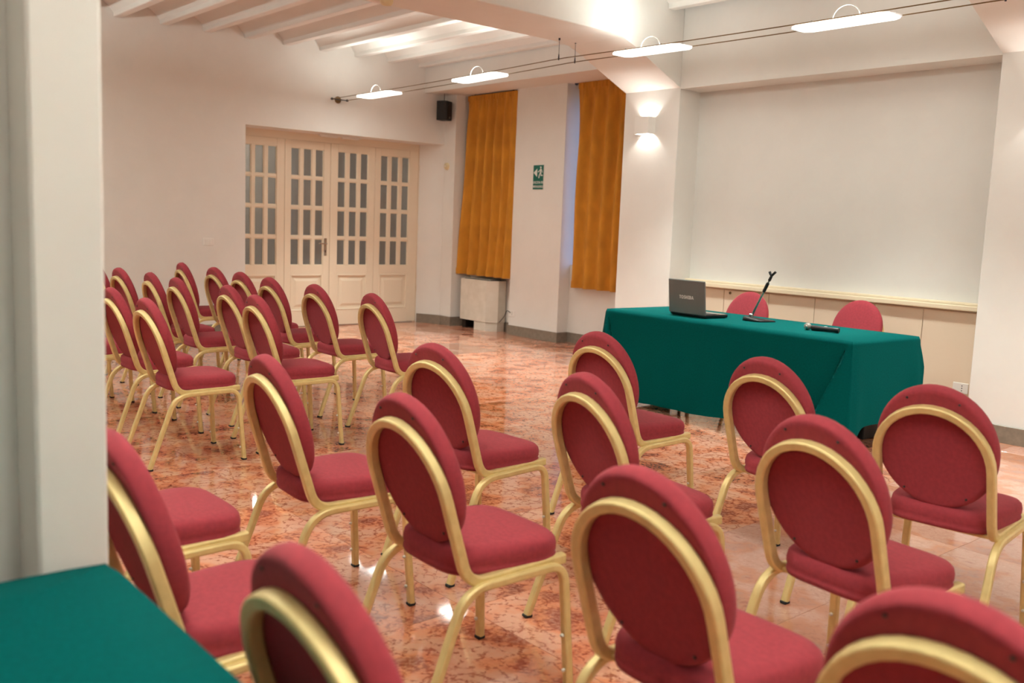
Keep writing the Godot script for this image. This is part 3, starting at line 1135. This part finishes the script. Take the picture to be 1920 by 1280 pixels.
# ------------------------------------------------------------------ tables
func cloth_shape(half: Vector2, top: float, hem: Callable, flare := 0.13) -> SurfaceTool:
	# half.x across (local x), half.y along (local z); rings run round the table edge
	var around := []
	var corner := 0.025
	var count := Vector2(60, 150)
	# perimeter points with their outward direction and distance to the nearest corner
	for side in 4:
		var n: int = int(count.x if side % 2 == 0 else count.y)
		for k in n:
			var t := sin(((k + 0.5) / n * 2.0 - 1.0) * PI / 2.0)
			match side:
				0: around.append(Vector2(t * half.x, half.y))
				1: around.append(Vector2(half.x, -t * half.y))
				2: around.append(Vector2(-t * half.x, -half.y))
				3: around.append(Vector2(-half.x, t * half.y))
	var rings := []
	var levels := [[-1.0, 0.0], [-0.25, 0.0], [0.0, 0.0]]
	for k in 36: levels.append([0.012, (k + 1) / 36.0])
	for lv in levels:
		var ring := []
		for i in around.size():
			var p: Vector2 = around[i]
			var dx := half.x - absf(p.x)
			var dy := half.y - absf(p.y)
			var to_corner := maxf(dx, dy)
			var out := Vector2.ZERO
			if dx < 0.0001: out.x = signf(p.x)
			else: out.y = signf(p.y)
			# round the outline at the corners
			var e := exp(-pow(to_corner / 0.05, 2.0))
			var dir := out.lerp(Vector2(signf(p.x), signf(p.y)).normalized(), e * 0.75).normalized()
			var base := p - Vector2(signf(p.x), signf(p.y)) * corner * 0.29 * e
			if lv[0] < 0.0:
				ring.append(Vector3(base.x * (1.0 + lv[0]), top, base.y * (1.0 + lv[0])))
			elif lv[1] == 0.0:
				ring.append(Vector3(base.x, top - 0.002, base.y))
			else:
				var v: float = lv[1]
				var bottom: float = hem.call(p, to_corner)
				var y := lerpf(top - 0.006, bottom, v)
				var s := p.x * 3.1 + p.y * 5.3
				var wave := 0.010 * sin(p.y * 13.0 + p.x * 11.0) + 0.006 * sin(s * 5.0)
				var fold := exp(-pow(to_corner / 0.11, 2.0)) * flare * 0.4
				if dx < 0.0001 and p.x < 0.0:
					# on the front the spare cloth of each corner lies over in a pleat that widens downwards
					var edge := 0.014 + 0.19 * v
					fold = flare * (0.4 + 0.9 * minf(to_corner / edge, 1.0)) * (1.0 - smoothstep(edge - 0.004, edge + 0.026, to_corner)) - 0.012 * exp(-pow((to_corner - edge - 0.05) / 0.03, 2.0))
				var o := 0.008 + v * (0.012 + wave + fold) + 0.004 * sin(v * 3.0)
				ring.append(Vector3(base.x + dir.x * o, y, base.y + dir.y * o))
		rings.append(ring)
	var st := begin()
	var m := around.size()
	var inside := Vector3(0, top - 0.3, 0)
	for i in rings.size() - 1:
		for k in m:
			var l := (k + 1) % m
			var quad := [rings[i][k], rings[i][l], rings[i + 1][l], rings[i + 1][k]]
			var mid: Vector3 = (quad[0] + quad[2]) / 2.0
			var c := Vector3(mid.x * 0.8, minf(mid.y, top - 0.1), mid.z * 0.8)
			face(st, quad, c, true)
			# underside, a cloth's thickness further in
			var back := []
			for p in quad:
				var q := Vector3(p.x, 0, p.z)
				var inw := Vector3.ZERO
				if i >= 2: inw = -Vector3(signf(p.x) if half.x - absf(p.x) < half.y - absf(p.z) else 0.0, 0, signf(p.z) if half.x - absf(p.x) >= half.y - absf(p.z) else 0.0) * 0.003
				back.append(p + inw - Vector3(0, 0.003 if i < 3 else 0.0, 0))
			face(st, back, mid + (mid - c), true)
	return st

func build_tables() -> void:
	var t := thing("speaker_table", "long folding table under the green cloth, dark metal legs below the hem", "table", Vector3(5.94, 0, -4.185), deg_to_rad(-2.5))
	var hx := 0.40
	var hz := 1.12
	table_parts(t, hx, hz)
	var c := thing("speaker_tablecloth", "green cloth over the long speaker's table with laptop and microphones", "tablecloth", Vector3(5.94, 0, -4.185), deg_to_rad(-2.5))
	var hem := func(p: Vector2, d: float) -> float:
		var drop := 0.09 * exp(-pow(d / 0.10, 2.0))
		if absf(p.y) > hz - 0.001 and p.y > 0: return 0.19 - drop
		if absf(p.y) > hz - 0.001: return 0.12 - drop
		if p.x < 0: return maxf(0.022, 0.058 + 0.032 * p.y) + 0.006 * sin(p.y * 9.0)
		return 0.53
	obj(cloth_shape(Vector2(hx + 0.008, hz + 0.008), 0.744, hem), "drape", M.green, c)
	var t2 := thing("foreground_table", "table hidden under the green cloth in the lower left corner", "table", Vector3(-0.10, 0, -1.365), 0.0)
	table_parts(t2, 0.638, 0.40)
	var c2 := thing("foreground_tablecloth", "green cloth over the table in the lower left corner", "tablecloth", Vector3(-0.10, 0, -1.365), 0.0)
	var hem2 := func(p: Vector2, d: float) -> float:
		return 0.08 - 0.05 * exp(-pow(d / 0.1, 2.0)) + 0.004 * sin(p.x * 9.0 + p.y * 7.0)
	obj(cloth_shape(Vector2(0.646, 0.408), 0.744, hem2, 0.02), "drape", M.green, c2)
	# dark case standing under the speaker's table
	var k := thing("equipment_case", "black case with a small white label under the table's right end", "case", Vector3(6.17, 0, -3.36), 0.0)
	var st := begin()
	box(st, Vector3(-0.10, 0.0, -0.09), Vector3(0.14, 0.24, 0.09), 0.006)
	obj(st, "body", M.black, k)
	st = begin()
	box(st, Vector3(-0.004, 0.125, 0.09), Vector3(0.05, 0.148, 0.0908))
	var lab := obj(st, "label_sticker", M.lettering, k)
	st = begin()
	box(st, Vector3(0.004, 0.132, 0.0908), Vector3(0.014, 0.141, 0.0912))
	box(st, Vector3(0.022, 0.132, 0.0908), Vector3(0.031, 0.141, 0.0912))
	box(st, Vector3(0.035, 0.132, 0.0908), Vector3(0.044, 0.141, 0.0912))
	obj(st, "printed_marks", M.gap, lab)

func table_parts(t: Node3D, hx: float, hz: float) -> void:
	var st := begin()
	box(st, Vector3(-hx, 0.71, -hz), Vector3(hx, 0.736, hz), 0.004)
	obj(st, "table_top", M.brown, t)
	for sx in [-1.0, 1.0]:
		for sz in [-1.0, 1.0]:
			st = begin()
			tube(st, [Vector3(sx * (hx - 0.09), 0.71, sz * (hz - 0.25)), Vector3(sx * (hx - 0.06), 0.0, sz * (hz - 0.17))], 0.014)
			obj(st, "leg", M.dark_metal, t)
	for sz in [-1.0, 1.0]:
		st = begin()
		tube(st, [Vector3(-hx + 0.08, 0.18, sz * (hz - 0.19)), Vector3(hx - 0.08, 0.18, sz * (hz - 0.19))], 0.010)
		obj(st, "stretcher", M.dark_metal, t)

# ------------------------------------------------------------------ laptop, stand, microphone
func build_table_things() -> void:
	var y := 0.7445
	# the laptop's own axes: x from its hinge towards the user, z along the hinge
	var lp := thing("laptop", "open dark grey laptop on the green speaker's table, lid towards the camera", "laptop", Vector3(5.735, y, -4.60), deg_to_rad(-6.0))
	var st := begin()
	box(st, Vector3(-0.012, 0.004, -0.19), Vector3(0.235, 0.028, 0.19), 0.006)
	var base := obj(st, "base", M.black_gloss, lp)
	st = begin()
	box(st, Vector3(0.03, 0.028, -0.165), Vector3(0.135, 0.0305, 0.165))
	obj(st, "keyboard", M.black, base)
	st = begin()
	box(st, Vector3(0.15, 0.028, -0.185), Vector3(0.23, 0.0293, 0.185))
	obj(st, "palm_rest", M.steel, base)
	for s in [[-0.17, 0.01], [0.17, 0.01], [-0.17, 0.21], [0.17, 0.21]]:
		st = begin()
		lathe(st, [Vector2(0.008, 0.0), Vector2(0.008, 0.005)], Vector3(s[1], 0, s[0]), Vector3.UP, 8)
		obj(st, "foot", M.rubber, base)
	var lid := Node3D.new()
	lid.name = "lid"
	lp.add_child(lid, true)
	lid.position = Vector3(-0.004, 0.022, 0)
	lid.rotation.z = deg_to_rad(6.0)
	st = begin()
	box(st, Vector3(-0.016, 0.0, -0.195), Vector3(-0.004, 0.262, 0.195), 0.005)
	obj(st, "lid_shell", M.lid, lid)
	st = begin()
	box(st, Vector3(-0.004, 0.004, -0.188), Vector3(0.002, 0.253, 0.188), 0.003)
	obj(st, "bezel", M.black_gloss, lid)
	st = begin()
	box(st, Vector3(0.002, 0.028, -0.165), Vector3(0.0026, 0.238, 0.165))
	obj(st, "screen", M.black_gloss, lid)
	text("lettering", "TOSHIBA", 0.036, Vector3(-0.0162, 0.128, 0.0), -PI / 2, M.lettering, lid)
	# table microphone stand without its microphone
	var ms := thing("microphone_stand", "empty tilted table microphone stand beside the laptop", "microphone stand", Vector3(5.99, y, -4.17), 0.0)
	st = begin()
	var top := []
	var bottom := []
	for p in [Vector2(-0.085, -0.02), Vector2(-0.075, -0.06), Vector2(-0.03, -0.075), Vector2(0.09, 0.10), Vector2(0.085, 0.125), Vector2(-0.05, 0.09), Vector2(-0.08, 0.05)]:
		bottom.append(Vector3(p.x, 0.0, p.y))
		var rise := 0.032 - 0.022 * clampf((p.y + 0.075) / 0.2, 0, 1)
		top.append(Vector3(p.x * 0.95, rise, p.y * 0.95))
	rings_solid(st, [bottom, top], Vector3(0, 0.01, 0.02))
	obj(st, "base", M.black, ms)
	var foot := Vector3(0.0, 0.03, -0.035)
	var head := Vector3(0.0, 0.335, 0.112)
	var dir := (head - foot).normalized()
	st = begin()
	box(st, Vector3(-0.012, 0.018, -0.05), Vector3(0.012, 0.052, -0.02), 0.004)
	obj(st, "swivel", M.steel, ms)
	st = begin()
	tube(st, [foot, foot + dir * 0.235], 0.0085, 12)
	obj(st, "tube", M.steel, ms)
	st = begin()
	lathe(st, [Vector2(0.0105, 0.0), Vector2(0.0125, 0.006), Vector2(0.0125, 0.068), Vector2(0.009, 0.078)], foot + dir * 0.215, dir, 14)
	obj(st, "clutch", M.black, ms)
	st = begin()
	tube(st, [foot + dir * 0.29, foot + dir * 0.312], 0.006, 10)
	obj(st, "upper_tube", M.steel, ms)
	st = begin()
	lathe(st, [Vector2(0.009, 0.0), Vector2(0.011, 0.006), Vector2(0.010, 0.04)], foot + dir * 0.308, dir, 12)
	obj(st, "clip_joint", M.black, ms)
	st = begin()
	var cc := foot + dir * 0.352
	for s in [-1.0, 1.0]:
		tube(st, fillet([cc, cc + Vector3(0, 0.012, 0.012 * s), cc + Vector3(0, 0.030, 0.026 * s + 0.006)], 0.008), 0.0095, 8)
	obj(st, "clip_jaws", M.black, ms)
	# hand microphone lying on the cloth
	var mic := thing("microphone", "wireless hand microphone with grey mesh head lying on the green table", "microphone", Vector3(5.83, y, -3.53), deg_to_rad(8.0))
	st = begin()
	lathe(st, [Vector2(0.0165, -0.055), Vector2(0.0195, -0.05), Vector2(0.0175, 0.02), Vector2(0.0175, 0.10), Vector2(0.0185, 0.135), Vector2(0.016, 0.14)], Vector3(0, 0.0195, 0), Vector3(0, 0, 1), 18)
	obj(st, "body", M.black, mic)
	st = begin()
	var prof := []
	for k in 9:
		var a := PI * k / 8.0
		prof.append(Vector2(maxf(0.003, 0.0255 * sin(a)), -0.085 - 0.0265 * cos(a)))
	lathe(st, prof, Vector3(0, 0.0255, 0), Vector3(0, 0, 1), 18)
	obj(st, "mesh_head", M.steel_mesh, mic)
	st = begin()
	lathe(st, [Vector2(0.0262, -0.006), Vector2(0.0268, 0.0), Vector2(0.0262, 0.006)], Vector3(0, 0.0255, -0.083), Vector3(0, 0, 1), 18)
	obj(st, "head_band", M.steel, mic)
	st = begin()
	box(st, Vector3(-0.006, 0.036, 0.035), Vector3(0.006, 0.0385, 0.055), 0.001)
	obj(st, "switch", M.nylon, mic)

# ------------------------------------------------------------------ chairs
func make_chair() -> Node3D:
	var t := thing("banquet_chair", "", "chair")
	var lean := 0.30          # backwards run of the back per metre of height
	var tilt := atan(lean)
	var bend_x := -0.118
	var rail_y := 0.404
	# seat: rounded square cushion with a soft crease above its lower edge
	var outline := []
	for k in 44:
		var a := TAU * k / 44.0
		var c := cos(a)
		var s := sin(a)
		var px := signf(c) * pow(absf(c), 0.46)
		var pz := signf(s) * pow(absf(s), 0.46)
		outline.append(Vector2(0.060 + px * 0.192, pz * (0.192 + 0.022 * px)))
	var rings := []
	for q in [[0.93, 0.414], [0.985, 0.416], [1.0, 0.424], [1.0, 0.432], [0.985, 0.438], [1.0, 0.446], [1.003, 0.462], [0.985, 0.478], [0.94, 0.488], [0.80, 0.494], [0.5, 0.499], [0.2, 0.500]]:
		var ring := []
		for p in outline:
			ring.append(Vector3(0.060 + (p.x - 0.060) * q[0], q[1], p.y * q[0]))
		rings.append(ring)
	var st := begin()
	rings_solid(st, rings, Vector3(0.05, 0.45, 0))
	obj(st, "seat", M.red, t)
	# back: an oval cushion in the leaning plane, in front of the gold arch
	var base := Vector3(bend_x, rail_y + 0.03, 0)
	var up := Vector3(-sin(tilt), cos(tilt), 0)
	var fwd := Vector3(cos(tilt), sin(tilt), 0)
	var mid := base + up * 0.266 + fwd * 0.016
	rings = []
	for q in [[0.0, 0.0], [0.6, 0.0], [0.90, 0.0], [0.955, -0.001], [0.985, 0.006], [1.0, 0.018], [1.0, 0.030], [0.985, 0.042], [0.94, 0.050], [0.80, 0.056], [0.5, 0.061], [0.15, 0.063]]:
		var ring := []
		for k in 48:
			var a := TAU * k / 48.0
			ring.append(mid + fwd * q[1] + up * (sin(a) * 0.228 * q[0]) + Vector3(0, 0, cos(a) * 0.202 * q[0]))
		rings.append(ring)
	st = begin()
	rings_solid(st, rings.slice(1), mid + fwd * 0.03)
	var back := obj(st, "backrest", M.red, t)
	st = begin()
	lathe(st, [Vector2(0.0042, 0.001), Vector2(0.0042, -0.002), Vector2(0.002, -0.003)], Vector3.ZERO, fwd, 8)
	var screw := done(st, M.screw)
	for a in [62.0, 118.0, 8.0, 172.0, 235.0, 305.0]:
		var r := 0.90
		put(screw, "screw", back, mid + up * (sin(deg_to_rad(a)) * 0.228 * r) + Vector3(0, 0, cos(deg_to_rad(a)) * 0.202 * r))
	# gold frame of the back: one tube from seat front over the arch and down again
	var half := 0.190
	var path := [Vector3(0.245, rail_y + 0.012, half)]
	var lower := fillet([Vector3(0.245, rail_y + 0.012, half), Vector3(bend_x + 0.012, rail_y, half), base + up * 0.225 + Vector3(0, 0, half)], 0.065, 8)
	path = lower.duplicate()
	for k in range(1, 20):
		var a := PI * k / 20.0
		path.append(base + up * (0.225 + 0.197 * sin(a)) + Vector3(0, 0, half * cos(a)))
	lower.reverse()
	for p in lower: path.append(Vector3(p.x, p.y, -p.z))
	st = begin()
	sweep(st, path, rounded_section(0.027, 0.031, 0.0055), Vector3(0, 0, 1), false, true)
	obj(st, "back_frame", M.gold, t)
	for x in [0.225, -0.07]:
		st = begin()
		box(st, Vector3(x - 0.012, rail_y - 0.004, -half), Vector3(x + 0.012, rail_y + 0.010, half), 0.003)
		obj(st, "cross_rail", M.gold, t)
	# legs: front and rear leg of each side meet in the side rail
	for s in [1.0, -1.0]:
		var zf: float = 0.226 * s
		var zr: float = 0.213 * s
		var zt: float = 0.208 * s
		var midp := Vector3(0.04, rail_y - 0.003, zt)
		st = begin()
		var p1 := fillet([Vector3(-0.268, 0.008, zr), Vector3(-0.125, rail_y - 0.007, zt), midp], 0.085, 8)
		sweep(st, p1, rounded_section(0.027, 0.024, 0.0055), Vector3(0, 0, 1), false, true)
		var leg := obj(st, "leg", M.gold, t)
		st = begin()
		box(st, Vector3(-0.283, 0.0, zr - 0.014), Vector3(-0.252, 0.012, zr + 0.014), 0.003)
		obj(st, "foot_cap", M.rubber, leg)
		st = begin()
		var p2 := fillet([midp, Vector3(0.232, rail_y + 0.001, zt), Vector3(0.259, 0.008, zf)], 0.060, 8)
		sweep(st, p2, rounded_section(0.027, 0.024, 0.0055), Vector3(0, 0, 1), false, true)
		leg = obj(st, "leg", M.gold, t)
		st = begin()
		box(st, Vector3(0.2445, 0.0, zf - 0.014), Vector3(0.2725, 0.012, zf + 0.014), 0.003)
		obj(st, "foot_cap", M.rubber, leg)
		for y in [0.075, 0.185]:
			st = begin()
			lathe(st, [Vector2(0.006, 0.0), Vector2(0.006, 0.006), Vector2(0.003, 0.009)], Vector3(0.258 - 0.068 * y - 0.012, y, zf + (zt - zf) * y / 0.4), Vector3(-1, 0, 0), 8)
			obj(st, "stacking_stud", M.nylon, leg)
	return t

func build_chairs() -> void:
	var left := "chairs of the left block"
	var right := "chairs of the right block"
	var desk := "chairs behind the speaker's table"
	var rows := [
		# x, z, turn, label, group
		[2.037, -5.213, -1.4, "burgundy chair at the aisle end of the left block's rear row", left],
		[2.086, -5.955, -0.1, "burgundy chair second from the aisle in the left block's rear row", left],
		[2.060, -6.700, 0.0, "burgundy chair third from the aisle in the left block's rear row, mostly behind the pilaster", left],
		[1.990, -7.380, 0.0, "burgundy chair fourth from the aisle in the left block's rear row, hidden by the pilaster", left],
		[2.703, -5.254, -4.3, "burgundy chair at the aisle end of the left block's middle row", left],
		[2.863, -6.012, -3.0, "burgundy chair second from the aisle in the left block's middle row", left],
		[2.800, -6.759, -3.3, "burgundy chair third from the aisle in the left block's middle row", left],
		[2.823, -7.343, -4.0, "burgundy chair fourth from the aisle in the left block's middle row", left],
		[2.782, -7.961, 0.3, "burgundy chair fifth from the aisle in the left block's middle row", left],
		[2.800, -8.640, 0.0, "burgundy chair at the far wall end of the left block's middle row, beside the pilaster", left],
		[3.476, -5.182, -5.8, "burgundy chair at the aisle end of the left block's front row", left],
		[3.498, -5.994, -1.6, "burgundy chair second from the aisle in the left block's front row", left],
		[3.503, -6.719, -0.5, "burgundy chair third from the aisle in the left block's front row", left],
		[3.561, -7.364, -0.1, "burgundy chair fourth from the aisle in the left block's front row", left],
		[3.617, -8.031, 0.3, "burgundy chair fifth from the aisle in the left block's front row", left],
		[3.610, -8.732, -5.0, "burgundy chair at the far wall end of the left block's front row", left],
		[0.850, -1.195, 0.0, "burgundy chair cut off by the bottom edge, right of the foreground green table", right],
		[0.862, -2.088, 0.0, "burgundy chair half hidden by the pilaster, its seat above the foreground green cloth", right],
		[0.980, -2.830, 0.0, "burgundy chair whose seat shows behind the chair at the pilaster", right],
		[1.490, -0.546, 3.0, "burgundy chair back cut off in the bottom right corner", right],
		[1.636, -1.234, -1.4, "large burgundy chair in the bottom middle, second row from the camera", right],
		[1.669, -2.144, -2.2, "burgundy chair left of the bottom middle with lamp reflections on the floor beside its legs", right],
		[1.663, -2.970, -4.6, "burgundy chair in front of the left block's rear row, at the aisle side", right],
		[2.465, -1.329, -5.9, "burgundy chair seen almost from behind, in front of the bottom right corner chair", right],
		[2.410, -2.140, -9.9, "burgundy chair directly behind the one at the table's left corner", right],
		[2.382, -3.009, 2.8, "burgundy chair standing alone at the aisle's middle, left of the table", right],
		[3.324, -1.455, 5.8, "burgundy chair at the right edge of the picture before the white column", right],
		[3.354, -2.114, -3.2, "burgundy chair before the middle of the green speaker's table", right],
		[3.343, -3.024, -1.4, "burgundy chair before the left corner of the green speaker's table", right],
		[6.325, -4.600, 180.0, "burgundy chair behind the speaker's table, beside the microphone stand", desk],
		[6.535, -3.735, 180.0, "burgundy chair behind the speaker's table, near its right end", desk],
	]
	var first := make_chair()
	for i in rows.size():
		var r = rows[i]
		var at := Vector3(r[0], 0, r[1])
		if i == 0:
			first.position = at
			first.rotation.y = deg_to_rad(r[2])
			tag(first, r[3], "chair", r[4])
		else:
			copy(first, at, deg_to_rad(r[2]), r[3], r[4])
